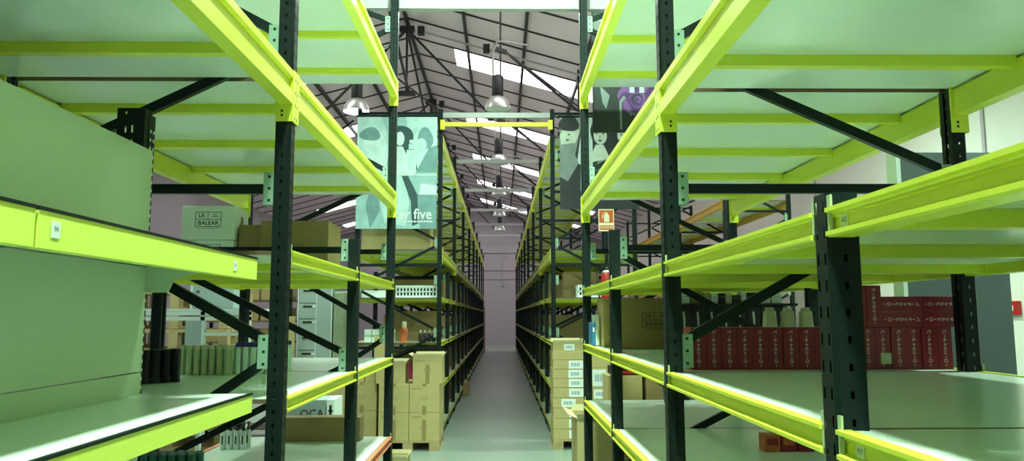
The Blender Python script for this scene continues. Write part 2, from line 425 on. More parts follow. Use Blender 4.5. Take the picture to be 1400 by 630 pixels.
# ties across the aisle
tie = lambda y, z, x0, x1, h: MB().box((x0, y-.025, z-h/2), (x1, y+.025, z+h/2))
for i, y in enumerate(FY):
    o = build('cross_tie', MB().box((XLF, -.025, -.035), (XFR, .025, .035)), 'grey_tie', loc=(0, y, 4.365))
    tag(o, 'grey steel tie over the far aisle, %s of the row from the camera' % ORD[i], 'tie bar', 'ties over the far aisle')
o = build('cross_tie', MB().box((-1.95, -.03, -.04), (1.75, .03, .04)), 'grey_tie', loc=(0, YL(4)+.085, H+2.45+.0))
tag(o, 'pale steel tie joining the tall near racks at the top of the picture', 'tie bar')
o = build('cross_beam', MB().box((XLF-.0, -.02, -.028), (XFR, .02, .028)), 'beam', loc=(0, FY[0]-.07, H+2.60))
for x in (XLF-.03, XFR-.03): build('end_plate', MB().box((x, -.022, -.07), (x+.06, .025, .06)), 'beam', o)
tag(o, 'thin yellow bar across the mouth of the far aisle', 'tie bar')

# ------------------------------------------------------------------ gondola shelving in the near left bay
GX0, GX1, GYE, GL = -.852, -1.25, 2.62, 1.25
g = thing('gondola_shelving', 'pale green gondola shelving with yellow price rails under the left rack', 'shelving', (GX1, GYE, 0))
def gpart(n, mb_, m_, p=g, **k): return build(n, mb_, m_, p, **k)
gz = 2.20
for i in range(2):
    y1, y0 = -i*GL, -(i+1)*GL
    for a, b in ((.12, H-.19), (H-.186, H+.17), (H+.174, gz)):
        gpart('back_panel', MB().box((0, y0+.002, a), (.02, y1-.002, b)), 'gondola')
for i in range(3):
    y = -i*GL
    mb = MB()
    hz = gz+.155
    d0, d1, w0 = -.10, -.002, .026
    # upright: face with two columns of slots towards the camera, round holes on its aisle edge
    z = 0.0
    while z < hz-.01:
        z1 = min(z+.05, hz)
        for (a, b, hole) in ((d0, -.071, 0), (-.071, -.065, 1), (-.065, -.048, 0), (-.048, -.042, 1), (-.042, d1, 0)):
            for p, q, sk in ((z, z+.012, 0), (z+.012, z+.038, hole), (z+.038, z1, 0)):
                if not sk: mb.poly([(a, y-w0, p), (b, y-w0, p), (b, y-w0, q), (a, y-w0, q)])
        mb.poly([(d1,y-w0,z),(d1,y+w0,z),(d1,y+w0,z1),(d1,y-w0,z1)]); mb.poly([(d0,y-w0,z),(d0,y+w0,z),(d0,y+w0,z1),(d0,y-w0,z1)])
        z += .05
    gpart('upright', mb, 'post')
    mb = MB(); z = .2
    mb.box((-.004, y+.002, .1), (.0, y+.050, hz-.02))
    while z < hz-.08:
        for yy_ in (.012, .036): mb.box((-.0005, y+yy_, z), (.0012, y+yy_+.009, z+.011), 1)
        z += .030
    gpart('edge_strip', mb, ['post', 'white_pl'])
for zt, rh in ((H+.20, .074), (H-.262, .062)):
    for i in range(2):
        y1, y0 = -i*GL, -(i+1)*GL
        sh = gpart('shelf', MB().box((.022, y0+.004, -.022), (GX0-GX1-.004, y1-.004, 0)), 'deck', loc=(0,0,zt))
        gpart('price_rail', MB().box((GX0-GX1-.004, y0+.006, -rh), (GX0-GX1+.004, y1-.004, -.004)).box((GX0-GX1-.004, y0+.006, -rh), (GX0-GX1-.03, y1-.004, -rh+.006)), 'rail', sh)
        gpart('rail_edge', MB().box((GX0-GX1-.006, y0+.004, -.004), (GX0-GX1+.006, y1-.003, .003)), 'post', sh)
        for ye in (y0+.006, y1-.010):
            mb = MB(); mb.prism([(.022,-.02),(.30,-.02),(.12,-.075),(.10,-.118),(.022,-.118)], ye, ye+.004); gpart('shelf_bracket', mb, 'gondola', sh)
gpart('base', MB().box((.022, -2*GL, .0), (.40, 0, .12)), 'gondola')
def gtag(yy_, zz_, txt):
    t = sub('number_tag', g, (GX0-GX1+.0045, yy_, zz_), (0,0,math.pi/2))
    build('tag_card', MB().box((-.014,-.001,-.016), (.014,.0,.016)), 'paper', t)
    b = MB(); text_on_front(b, txt, 0, .002, .014, -.0016); build('lettering', b, 'grey_print', t)
gtag(-GL+.06, H+.20-.036, '94'); gtag(-.22, H+.20-.04, '93')

# ------------------------------------------------------------------ cartons and their marks
def logo(mb, x, z, wd, y):
    """LA BALEAR print: a frame cut in three cells"""
    hh = wd*.58; t = wd*.022
    frame_front(mb, x-wd/2, z-hh/2, x+wd/2, z+hh/2, t, y)
    rect_front(mb, x-wd/2, z-t/2, x+wd/2, z+t/2, y); rect_front(mb, x-t/2-.02*wd, z, x+t/2-.02*wd, z+hh/2, y)
    text_on_front(mb, 'LA', x-wd*.26, z+hh*.25, wd*.23, y, sx=.85); text_on_front(mb, 'BALEAR', x, z-hh*.25, wd*.23, y, sx=.98)
    for i, ww in enumerate((.16, .24)): rect_front(mb, x+wd*(.25-ww/2), z+hh*(.30-.12*i), x+wd*(.25+ww/2), z+hh*(.34-.12*i), y)
    rect_front(mb, x-wd*.42, z-hh/2-.06*wd, x+wd*.42, z-hh/2-.045*wd, y)
def carton(label, loc, sz, m='carton', rz=0, group=None, tape=True, mark=True, logo_w=0, logo_z=.6, open_top=False, labels=(), name='carton', tape_z=(0,.32)):
    """sz = width x, depth y, height z; loc = middle of the front bottom edge"""
    wd, d, h = sz
    t = thing(name, label, 'carton', loc, rz, group)
    if not open_top:
        mb = MB().box((-wd/2, 0, 0), (wd/2, d, h))
    else:
        k = .006; mb = MB()
        mb.box((-wd/2,0,0),(wd/2,d,k)); mb.box((-wd/2,0,k),(wd/2,k,h)); mb.box((-wd/2,d-k,k),(wd/2,d,h))
        mb.box((-wd/2,k,k),(-wd/2+k,d-k,h)); mb.box((wd/2-k,k,k),(wd/2,d-k,h))
    build('body', mb, m, t, bevel=.004 if not open_top else 0)
    if open_top:
        fl = min(d, wd)*.42
        for p, q, v in (((-wd/2,0,h),(wd/2,0,h),(0,-fl*.75,fl*.35)), ((-wd/2,d,h),(wd/2,d,h),(0,fl*.45,fl*.5)), ((-wd/2,0,h),(-wd/2,d,h),(-fl*.7,0,fl*.2)), ((wd/2,0,h),(wd/2,d,h),(fl*.35,0,fl*.5))):
            if open_top == 'in': v = (v[0]*.5, v[1]*.2, abs(v[2])*.3+.02)
            p, q, v = Vector(p), Vector(q), Vector(v); nn = (q-p).cross(v).normalized()*.004
            mb = MB().add([p,q,q+v,p+v,p+nn,q+nn,q+v+nn,p+v+nn],[(0,1,2,3),(7,6,5,4),(0,4,5,1),(1,5,6,2),(2,6,7,3),(3,7,4,0)])
            build('flap', mb, 'carton_in', t)
    if tape:
        tw = min(.05, wd*.16)
        mb = MB().box((-tw/2, -.001, h*tape_z[0]), (tw/2, .0, h*tape_z[1]))
        if not open_top: mb.box((-tw/2, 0, h), (tw/2, d, h+.001)); mb.box((-tw/2, -.001, h*.92), (tw/2, 0, h+.001))
        build('packing_tape', mb, 'tape', t)
    if mark:
        mb = MB(); c = wd*.11; zc = h*.5
        for a, b in (((-c,zc-c*.6),(-c*.45,zc-c*.5)),((-c,zc-c*.6),(-c*.85,zc+c*.6)),((c*.85,zc-c*.6),(c,zc+c*.6)),((c*.45,zc-c*.6),(c,zc-c*.5)),((-c*.4,zc-.1*c),(c*.4,zc+.1*c)),((-c*.2,zc-.6*c),(c*.2,zc-.5*c))):
            rect_front(mb, a[0], a[1], b[0], b[1], -.0008)
        for i in range(6): rect_front(mb, -wd*.42+i*wd*.055, h*.82, -wd*.42+i*wd*.055+wd*.04, h*.86, -.0008)
        build('printed_mark', mb, 'tape', t)
    if logo_w:
        mb = MB(); logo(mb, logo_w[1] if isinstance(logo_w, tuple) else 0, h*logo_z, logo_w[0] if isinstance(logo_w, tuple) else logo_w, -.0008)
        build('lettering', mb, 'print_', t)
    for (lx, lz, lw, lh) in labels:
        mb = MB().box((lx-lw/2, -.0012, lz-lh/2), (lx+lw/2, 0, lz+lh/2)); lb = build('paper_label', mb, 'paper', t)
        mb = MB()
        for i in range(9): rect_front(mb, lx-lw*.32+i*lw*.07, lz-lh*.22, lx-lw*.32+i*lw*.07+lw*(.03 if i % 3 else .055), lz+lh*.22, -.0018)
        build('barcode', mb, 'grey_print', lb)
    return t
def pallet(label, loc, wd, d, stamp=False, fw_=.10):
    t = thing('wooden_pallet', label, 'pallet', loc)
    for x in (-wd/2+fw_/2, 0, wd/2-fw_/2):
        for y in (.05, d/2, d-.05): build('block', MB().box((x-fw_/2, y-.05, .018), (x+fw_/2, y+.05, .098)), 'wood', t)
        build('runner', MB().box((x-fw_/2, 0, 0), (x+fw_/2, d, .018)), 'wood', t)
    nb = 7
    for i in range(nb):
        y = i*(d-.09)/(nb-1); build('board', MB().box((-wd/2, y, .098), (wd/2, y+.09, .118)), 'wood', t)
    if stamp:
        mb = MB(); cx, cz = -wd/2+fw_/2, .055
        for k in range(20):
            a, b = 2*math.pi*k/20, 2*math.pi*(k+1)/20
            mb.poly([(cx+.036*math.cos(a)*1.1,-.001,cz+.030*math.sin(a)),(cx+.036*math.cos(b)*1.1,-.001,cz+.030*math.sin(b)),(cx+.030*math.cos(b)*1.1,-.001,cz+.025*math.sin(b)),(cx+.030*math.cos(a)*1.1,-.001,cz+.025*math.sin(a))])
        for k in range(5): rect_front(mb, cx-.018+k*.008, cz-.008, cx-.014+k*.008, cz+.010-abs(k-2)*.003, -.001)
        build('stamp', mb, 'tape', t)
    return t
# left stacks beside the far rack
PY = 9.30
pallet('wooden pallet under the left carton stack, nearer the aisle', (-1.13, PY, 0), .76, .74, fw_=.12)
pallet('wooden pallet under the carton stack farther from the aisle, behind the left rack', (-1.93, PY+.2, 0), .80, .53, fw_=.12)
cw, ch_ = .365, .338
posn = {0: 'bottom', 1: 'middle'}
for r in range(2):
    for c, (x, nm) in enumerate(((-.935, 'nearest the aisle'), (-1.305, 'second from the aisle'))):
        carton('tan carton in the %s row of the pallet stack, %s' % (posn[r], nm), (x, PY+.01, .118+r*(ch_+.002)), (cw, .385, ch_), group='cartons on the left pallets', tape_z=(0,.75) if r == 0 else (0,.22))
        carton('tan carton in the %s row, standing behind the one %s' % (posn[r], nm), (x, PY+.40, .118+r*(ch_+.002)), (cw, .33, ch_), group='cartons on the left pallets')
    for c, (x, nm) in enumerate(((-1.73, 'third from the aisle'), (-2.12, 'farthest from the aisle'))):
        carton('tan carton in the %s row of the pallet stack, %s' % (posn[r], nm), (x, PY+.21, .118+r*(ch_+.002)), (cw, .385, ch_), group='cartons on the left pallets', tape_z=(0,.2))
zt2 = .118+2*(ch_+.002)
carton('open tan carton with raised flaps on top of the left pallet stack', (-.90, PY+.02, zt2), (.36, .36, .33), open_top='in', tape_z=(0,.7))
carton('low open carton on the pallet stack, left of the flapped one', (-1.355, PY+.06, zt2), (.36, .34, .245), open_top='in', tape=False, mark=False)
carton('small tan carton with a printed mark lying on the third stack', (-1.62, PY+.25, zt2), (.16, .25, .16), tape=False)
carton('upright yellowish carton standing on the rear of the third stack', (-1.56, PY+.52, zt2), (.16, .2, .55), tape=False, mark=False)
carton('flat tan carton on the third stack beside the small marked one', (-1.85, PY+.25, zt2), (.28, .25, .15), tape=False)
# right stack beside the far rack
pallet('wooden pallet with a round stamp under the labelled boxes', (1.06, 9.36, 0), .84, .67, stamp=True, fw_=.12)
z = .118
hs = [.128,.126,.124,.122,.124,.112,.112,.112]
names = 'bottom one,second from the bottom,third from the bottom,fourth from the bottom,fourth from the top,third from the top,second from the top,topmost'.split(',')
for i, h in enumerate(hs):
    dx = -.09 if i == 3 else 0
    carton('flat tan box with a white barcode label on the right pallet, %s' % names[i], (.835+random.uniform(-.006,.006), 9.37, z), (.385, .5, h-.003), tape=False, mark=False, labels=[(.088+dx, (h-.003)/2, .175, .098)], group='labelled boxes on the right pallet', name='flat_box'); z += h
carton('plain tan lid box between the labelled boxes and the open carton', (.832, 9.37, z), (.39, .5, .10), tape=False, mark=False); z += .10
carton('open tan carton with folded flaps topping the labelled box stack', (.835, 9.38, z), (.38, .45, .11), open_top='in', tape=False, mark=False, labels=[(.01, .055, .13, .075)])
carton('large tan carton with two white labels right of the labelled box stack', (1.27, 9.37, .118), (.42, .5, .86), tape=False, mark=False, labels=[(-.06, .74, .17, .20), (-.05, .545, .16, .11)])
carton('plain tan carton topping the two label carton', (1.26, 9.38, .98), (.40, .48, .28), tape=False, mark=False)
# open cartons standing on the floor near the racks
carton('large open carton with raised flaps on the floor by the right rack', (.945, 5.98, 0), (.70, .50, .82), open_top='in', tape=False, mark=False, logo_w=(.22, .03), logo_z=.72)
carton('small open carton with pale flaps on the floor by the left rack', (-.84, 6.2, 0), (.16, .26, .48), open_top='in', tape=False, mark=False)
# cartons behind the right rack at low level
carton('tall yellowish carton standing on the floor behind the right rack', (1.08, 6.62, 0), (.30, .36, 1.10), tape=False, mark=False)
carton('tall brown carton beside the yellowish one behind the right rack', (1.38, 6.62, 0), (.24, .36, 1.10), m='carton2', tape=False, mark=False)
t = carton('black box with red print lying across the yellowish carton', (1.12, 6.64, 1.101), (.30, .28, .075), m='black', tape=False, mark=False)
mb = MB(); rect_front(mb, -.10, .015, .08, .04, -.001); build('red_print', mb, 'fire_red', t)

# left rack: white and brown cartons on the middle deck
zL = lev(.25)-.003
for i, nm in enumerate(('lower', 'upper')):
    carton('%s white carton of the pair with black frame print on the left rack' % nm, (-1.745, 4.46, zL+i*.206), (.315, .24, .203), m='carton_w', tape=False, mark=False, logo_w=.155, logo_z=.60 if i else .66, name='white_carton')
    WC = [c for c in COL.objects if c.name.startswith('white_carton')][-1]
    build('packing_tape', MB().box((.1575,.10,.03),(.1585,.14,.15)), 'tape', WC); build('paper_label', MB().box((.1575,.02,.0),(.1585,.20,.05)), 'paper', WC)
carton('brown carton beside the white pair on the left rack', (-1.50, 4.50, zL), (.15, .28, .30), m='carton2', tape=False, mark=False)
carton('wide brown carton with frame print, right of the white cartons', (-1.22, 4.42, zL), (.40, .34, .315), m='carton2', tape=False, mark=False, logo_w=(.14, -.02), logo_z=.42)
# left rack: black boxes, bottles
zl = lev(-.30)-.0035
bb = None
for i in range(5):
    x, y = -1.655+i*.031, 3.42+i*.036
    mb = MB().box((-.027, 0, 0), (.027, .027, .153))
    lab = 'black box on the left shelf, %s from the gondola panel' % ORD[i]
    t = thing('black_box', lab, 'box', (x, y, zl), math.radians(-2), group='black boxes on the left rack')
    build('body', mb, 'black', t, bevel=.002)
    mb = MB(); rect_front(mb, -.012, .012, -.004, .026, -.001); build('paper_label', mb, 'grey_print', t)
def bottle(name, label, cat, loc, prof, bm, cap=None, cm=None, group=None, n=14, pump=False):
    t = thing(name, label, cat, loc, 0, group)
    build('body', MB().lathe((0,0,0), prof, n), bm, t)
    if cap: build('cap', MB().lathe((0,0,0), cap, n), cm, t)
    return t
b0 = None; cnt = 0
for r, rn in enumerate(('front', 'middle', 'back')):
    for c in range(7):
        lab = 'olive bottle in the %s row on the left shelf, %s from the black boxes' % (rn, ORD[c])
        loc = (-1.668+c*.0395+r*.002, 3.99+r*.048, zl)
        if b0 is None:
            b0 = bottle('olive_bottle', lab, 'bottle', loc, [(.0160,0),(.0166,.004),(.0166,.035),(.0150,.037),(.0150,.085),(.0166,.087),(.0166,.125),(.013,.136)], 'olive', [(.015,.132),(.015,.150),(.012,.152)], 'cream', 'olive bottles on the left rack')
        else: dup(b0, loc, None, lab)
b0 = None
for r, y in enumerate((4.075, 4.118, 4.162, 4.30, 4.345, 4.39)):
    for c in range(5):
        loc = (-1.405+c*.041+r*.004, y, zl)
        lab = 'mint bottle with blue cap, %s column right of the olive bottles, %s from the front' % (ORD[c], ORD[r])
        if b0 is None:
            b0 = bottle('mint_bottle', lab, 'bottle', loc, [(.0175,0),(.018,.004),(.018,.12),(.011,.142)], 'mint', [(.0125,.141),(.0125,.162),(.010,.164)], 'blue', 'blue capped bottles on the left rack')
        else: dup(b0, loc, None, lab)
# left rack, bottom deck: white pump bottles and teal tubes
zb = lev(-.868)-.0035
b0 = None
for r, rn in enumerate(('front', 'back')):
    for c in range(4):
        lab = 'white pump bottle in the %s row on the low left deck, %s from the left' % (rn, ORD[c])
        loc = (-1.835+c*.044+r*.012, 5.10+r*.06, zb)
        if b0 is None:
            b0 = bottle('pump_bottle', lab, 'bottle', loc, [(.019,0),(.0195,.004),(.0195,.105),(.012,.122)], 'white_pl', None, None, 'white pump bottles on the left rack')
            build('pump', MB().lathe((0,0,0), [(.012,.121),(.012,.138),(.005,.140),(.005,.160),(.012,.161),(.012,.172)], 10).box((-.005,-.04,.164), (.005,0,.171)), 'black', b0)
            mb = MB(); rect_front(mb, -.005, .035, .005, .09, -.0200); build('side_print', mb, 'print_', b0)
        else: dup(b0, loc, None, lab)
b0 = None
for r, rn in enumerate(('front', 'middle', 'back')):
    for c in range(8):
        lab = 'dark teal tube in the %s row on the low left deck, %s from the left' % (rn, ORD[c])
        loc = (-1.80+c*.045+(.02 if r == 1 else 0), 3.72+r*.044, zb)
        if b0 is None:
            b0 = bottle('teal_tube', lab, 'bottle', loc, [(.0205,0),(.021,.004),(.021,.18),(.018,.185)], 'teal', [(.0205,.185),(.0205,.211),(.017,.215)], 'teal', 'dark teal tubes on the left rack')
        else: dup(b0, loc, None, lab)
carton('long low brown tray carton on the rear of the low left deck', (-1.30, 5.40, zb), (.62, .14, .165), m='carton2', tape=False, mark=False)
t = carton('tall grey carton with black letters behind the low left deck', (-1.80, 7.0, 0), (.40, .40, .86), m='grey_metal', tape=False, mark=False, name='grey_carton')
mb = MB(); text_on_front(mb, 'QCA', .075, .735, .10, -.001); build('lettering', mb, 'print_', t)
t = carton('narrow white carton with dark figure beside the grey lettered one', (-1.545, 6.95, 0), (.07, .35, .87), m='carton_w', tape=False, mark=False, name='white_carton')
mb = MB(); rect_front(mb, -.012, .73, .012, .82, -.001); rect_front(mb, -.022, .76, .022, .775, -.001); build('printed_mark', mb, 'print_', t)

# ------------------------------------------------------------------ right rack goods
zr = lev(-.205)-.0035
JP = 'バーチャルヒーロー'
def red_box(label, loc, lying=False, sticker=False):
    t = thing('red_box', label, 'box', loc, 0, 'red boxes on the right rack')
    wd, hh = (.0588, .162)
    key = ('redtext', lying)
    if key not in _cache:
        mb = MB(); n_ = len(JP); st = .143/n_
        for i, chx in enumerate(JP):
            zc = hh-.014-st*(i+.35)
            if chx == 'ー': rect_front(mb, -.0011, zc-.005, .0011, zc+.005, -.0009)
            else: text_on_front(mb, chx, 0, zc, .0165, -.0009)
        if lying: mb.v = [(z_-hh/2, y_, wd/2-x_) for x_, y_, z_ in mb.v]
        _cache[key] = mb.mesh('lettering', 'red_text')
        b = MB().box((-wd/2, 0, 0), (wd/2, .12, hh)) if not lying else MB().box((-hh/2, 0, 0), (hh/2, .12, wd))
        _cache[('redbody', lying)] = b.mesh('body', 'red')
    link('body', _cache[('redbody', lying)], t, bevel=.0015)
    link('lettering', _cache[key], t)
    if sticker: build('paper_label', MB().box((-.012, -.0016, .02), (.030, -.001, .062)), 'cream', t)
    return t
RYB = 2.925; st_ = .0602
for i in range(17):
    red_box('upright red box with pale vertical letters, %s from the left in the bottom row' % ORD[i], (.765+i*st_, RYB+random.uniform(0,.004), zr), sticker=(i == 12))
zz = zr+.1625
for i in range(2): red_box('upright red box on top of the bottom row, %s of the standing pair' % ('left one' if i == 0 else 'right one'), (.765+(10.75+i)*st_-.012, RYB+.004, zz))
for c in range(2):
    for r in range(2):
        red_box('red box lying on its side, %s of the %s lying pair' % (('lower','upper')[r], ('left','right')[c]), (1.568+c*.163, RYB+.004, zz+r*.0595), lying=True)
# cream canisters behind the red boxes
for i in range(3):
    t = thing('cream_canister', 'cream wedge shaped canister behind the red boxes, %s from the left' % ORD[i], 'canister', (1.235+i*.083, 3.42, zr), 0, 'cream canisters behind the red boxes')
    mb = MB(); mb.add([(-.036,0,0),(.036,0,0),(.036,.07,0),(-.036,.07,0),(-.022,.012,.23),(.024,.012,.23),(.024,.058,.23),(-.022,.058,.23)], [(3,2,1,0),(4,5,6,7),(0,1,5,4),(1,2,6,5),(2,3,7,6),(3,0,4,7)])
    build('body', mb, 'cream', t, bevel=.006); build('cap', MB().box((-.016,.02,.23), (.018,.05,.245)), 'cream', t, bevel=.003)
# black boxes with silver highlights painted on, and the board of small goods on top
for i in range(8):
    t = thing('black_carton', 'black carton with a painted silver highlight under the dark board, %s from the left' % ORD[i], 'carton', (1.13+i*.082-.06, 4.40, zr), 0, 'black cartons behind the red boxes')
    build('body', MB().box((-.039,0,0), (.039,.10,.262)), 'black', t, bevel=.003)
    mb = MB(); mb.poly([(-.004,-.001,.12),(.006,-.001,.13),(.008,-.001,.19),(.003,-.001,.235),(-.008,-.001,.225),(-.004,-.001,.18)]); build('painted_highlight', mb, 'alu', t)
tag(build('dark_board', MB().box((1.02,4.38,zr+.263),(1.735,4.56,zr+.278)), 'black'), 'dark board lying across the black cartons on the right rack', 'board')
zs = zr+.2785
cols_ = ['carton2','white_pl','carton2','carton','white_pl','black','cream','black','white_pl','black','white_pl','white_pl']
x = 1.03
for i, cmn in enumerate(cols_):
    wd = (.03,.045,.07,.04,.04,.035,.035,.045,.03,.06,.07,.06)[i]; hh = (.07,.062,.07,.066,.058,.06,.064,.05,.066,.064,.06,.064)[i]
    t = thing('small_box', 'small %s box on the dark board, %s from the left' % ({'carton2':'brown','white_pl':'white','carton':'tan','black':'black','cream':'cream'}[cmn], ORD[i]), 'box', (x+wd/2, 4.42, zs), 0, 'small boxes on the dark board')
    build('body', MB().box((-wd/2,0,0),(wd/2,.08,hh)), cmn, t, bevel=.002)
    build('lid', MB().box((-wd/2-.001,-.001,hh*.62),(wd/2+.001,.081,hh*.66)), 'grey_print', t); x += wd+.006
# printed brown carton, tall tan carton and binders on the third bay
carton('brown carton with black frame print on the right rack', (.935, 4.74, zr), (.36, .34, .318), m='carton2', tape=False, mark=False, logo_w=(.165, .035), logo_z=.57)
t = carton('tall tan carton with rows of small writing on the right rack', (.725, 5.06, zr), (.075, .32, .325), tape=False, mark=False)
mb = MB()
for i in range(12):
    rect_front(mb, -.012+random.uniform(-.006,.004), .30-i*.02, .010+random.uniform(-.004,.012), .304-i*.02+random.uniform(0,.006), -.001)
build('printed_mark', mb, 'tape', t)
for i, (cmn, wd, hh, lab) in enumerate((('white_pl', .028, .21, 'white upright folder beside the tall tan carton'), ('blue', .020, .155, 'blue upright folder at the rack edge beside the white one'))):
    t = thing('upright_folder', lab, 'folder', (.668-i*.027, 5.22, zr+.0045), 0)
    M['folder_blue'] = M.get('folder_blue') or mat('folder_blue', (.02, .16, .38), .5)
    build('cover', MB().box((-wd/2,0,0),(wd/2,.22,hh)), 'folder_blue' if cmn == 'blue' else cmn, t, bevel=.003)
    build('spine_label', MB().box((-wd*.3,-.001,hh*.6),(wd*.3,0,hh*.8)), 'paper', t)
# bucket and reddish boxes on the low right deck
zq = lev(-.613)-.0035
t = thing('black_bucket', 'small black bucket at the back of the low right deck', 'bucket', (1.20, 5.36, zq))
build('body', MB().lathe((0,0,0), [(.045,0),(.05,.004),(.062,.12),(.066,.122),(.066,.13),(.058,.13),(.046,.01)], 18), 'black', t)
build('handle', MB().tube([(-.064,0,.12),(-.05,-.045,.09),(0,-.068,.075),(.05,-.045,.09),(.064,0,.12)], .003, 6), 'rod', t)
for i, (x, cmn, nm) in enumerate(((1.235,'orange_pl','orange small box on the low right deck'),(1.31,'red','dark red printed box next to the orange one'),(1.39,'red','dark red printed box farthest from the orange one'))):
    t = thing('small_box', nm, 'box', (x, 3.48, zq)); build('body', MB().box((-.036,0,0),(.036,.08,.085 if i else .075)), cmn, t, bevel=.002)
    mb = MB(); rect_front(mb, -.025, .03, .025, .06, -.001); build('paper_label', mb, 'orange_pl' if i else 'red', t)

# ------------------------------------------------------------------ goods at the mouth of the far racks
def onlev(z, kind='light'): return lev(z)-.0035
yf = FY[0]+.12
carton('wide plain carton under the left poster on the far rack', (-1.385, yf, onlev(.9)), (1.04, .5, .40), tape=False, mark=False)
def crate(label, loc, wd, d, h, m_='white_pl'):
    t = thing('plastic_crate', label, 'crate', loc); mb = MB(); k = .006
    nx = int(wd/.045)
    for yy0, yy1 in ((0,k),(d-k,d)):
        mb.box((-wd/2,yy0,0),(wd/2,yy1,h*.18)); mb.box((-wd/2,yy0,h*.82),(wd/2,yy1,h)); mb.box((-wd/2,yy0,h*.45),(wd/2,yy1,h*.55))
        for i in range(nx+1): xx = -wd/2+i*(wd-.018)/nx; mb.box((xx,yy0,h*.18),(xx+.018,yy1,h*.82))
    for xx0, xx1 in ((-wd/2,-wd/2+k),(wd/2-k,wd/2)): mb.box((xx0,k,0),(xx1,d-k,h))
    mb.box((-wd/2,k,0),(wd/2,d-k,k)); build('body', mb, m_, t); build('rim', MB().box((-wd/2-.008,-.008,h-.012),(wd/2+.008,.0,h)).box((-wd/2-.008,d,h-.012),(wd/2+.008,d+.008,h)), m_, t)
    build('contents', MB().box((-wd/2+.01,.01,.007),(wd/2-.01,d-.01,h*.78)), 'black', t)
    return t
crate('white perforated plastic crate on the far left rack', (-1.15, yf, onlev(.25)), .56, .38, .165)
crate('white plastic crate on the far right rack below the top deck', (1.35, yf, onlev(.25)), .60, .38, .17, 'carton_w')
carton('flat white box with a teal end on the far left rack', (-1.72, yf, onlev(.25)), (.34, .30, .10), m='carton_w', tape=False, mark=False)
carton('plain brown carton at the back of the far left rack', (-1.25, yf+.75, onlev(-.345)), (.65, .45, .42), m='carton2', tape=False, mark=False)
carton('brown carton beside the white crate on the far right rack', (1.15, yf+.5, onlev(.25)), (.5, .4, .38), m='carton2', tape=False, mark=False)
for i in range(4):
    t = thing('white_packet', 'small white packet on the far left rack, %s from the left' % ORD[i], 'packet', (-1.80+i*.105, yf+.02, onlev(-.345)), 0, 'white packets on the far left rack')
    build('body', MB().box((-.048,0,0),(.048,.09,.17)), 'cream' if i > 1 else 'white_pl', t, bevel=.004)
    build('label_band', MB().box((-.049,-.001,.07),(.049,.0,.10)), 'olive', t)
t = bottle('orange_bottle', 'orange bottle with a pale top on the far left rack', 'bottle', (-1.31, yf+.03, onlev(-.345)), [(.05,0),(.052,.01),(.052,.17),(.03,.20)], 'orange_pl', [(.032,.198),(.032,.27),(.028,.275)], 'cream')
for i in range(5):
    t = bottle('dark_bottle', 'dark bottle with a silver cap on the far left rack, %s from the left' % ORD[i], 'bottle', (-1.09+i*.06, yf+.03, onlev(-.345)), [(.025,0),(.026,.005),(.026,.10),(.012,.125)], 'black', [(.013,.124),(.013,.155),(.010,.158)], 'alu', 'dark bottles on the far left rack')
for i in range(3):
    t = thing('magenta_bag', 'folded magenta bag on the low far left deck, %s from the aisle' % ORD[i], 'bag', (-1.0-i*.32, yf, onlev(-.92)), 0, 'magenta bags on the far left rack')
    mb = MB(); prof = []
    for (sx, sz) in ((.14,0),(.15,.05),(.14,.17),(.09,.30),(.05,.34)): prof.append((sx, sz))
    mb.lathe((0,.15,0), prof, 12); build('body', mb, 'pink', t)
    build('tie', MB().lathe((0,.15,.33), [(.05,0),(.055,.01),(.05,.02)], 12), 'black', t)
# dark cartons deep inside the far racks
for side, (xc, lab, gp) in enumerate(((-1.38, 'dark brown carton deep inside the long far left rack', 'cartons deep in the far left rack'), (1.26, 'dark brown carton deep inside the long far right rack', 'cartons deep in the far right rack'))):
    proto = None
    for b in range(8):
        for z in (.25, -.345, -.92, -1.47):
            for q in range(2):
                if b == 0 and q == 0: continue
                y = FY[b]+.12+q*1.55; sx = random.uniform(.75, 1.0)
                loc = (xc+random.uniform(-.05,.05), y+random.uniform(0,.1), lev(z)-.0035)
                lab = 'brown carton on the far %s rack, %s bay, %s level, %s half' % (('left','right')[side], ORD[b], ORD[[-1.47,-.92,-.345,.25].index(z)], ('near','far')[q])
                if proto is None:
                    proto = carton(lab, loc, (.92, 1.0, .36), m='carton2', tape=False, mark=False, group=gp, labels=[(.2,.18,.12,.08)])
                else: dup(proto, loc, None, lab)
for i in range(3):
    t = carton('small brown box on the floor at the foot of the far left rack', (-.718, 15.6+i*5.2, 0), (.12, .3, .26), m='carton2', tape=False, mark=False) if i == 0 else None
tag(build('wooden_plank', MB().box((-.03,0,0),(.03,.05,2.0)).box((-.035,-.004,.9),(.035,.0,.97)), 'wood', loc=(-.73, 33.5, 0)), 'tall pale plank leaning at the far end of the left rack', 'plank')

# ------------------------------------------------------------------ posters, sign, extinguisher
def blob(mb, cx, cz, rx, rz, y, mi, n=20, rot=0, wob=.0):
    c, s_ = math.cos(rot), math.sin(rot); pts = []
    for k in range(n):
        a = 2*math.pi*k/n; r = 1+wob*math.sin(3*a+cx*7)
        u, v = rx*r*math.cos(a), rz*r*math.sin(a); pts.append((cx+u*c-v*s_, y, cz+u*s_+v*c))
    mb.poly(pts, mi)
for nm, c in dict(tl0=(.33,.52,.52), tl1=(.50,.70,.69), tl2=(.17,.31,.32), tl3=(.035,.085,.09), tl4=(.62,.78,.77), bk=(.012,.016,.016), pur=(.06,.018,.10), pur2=(.13,.05,.19), skin=(.42,.46,.39), gr=(.16,.19,.18), lt=(.40,.48,.46)).items(): M['p_'+nm] = mat('poster_ink_'+nm, c, .45, noise=.38, nscale=7)
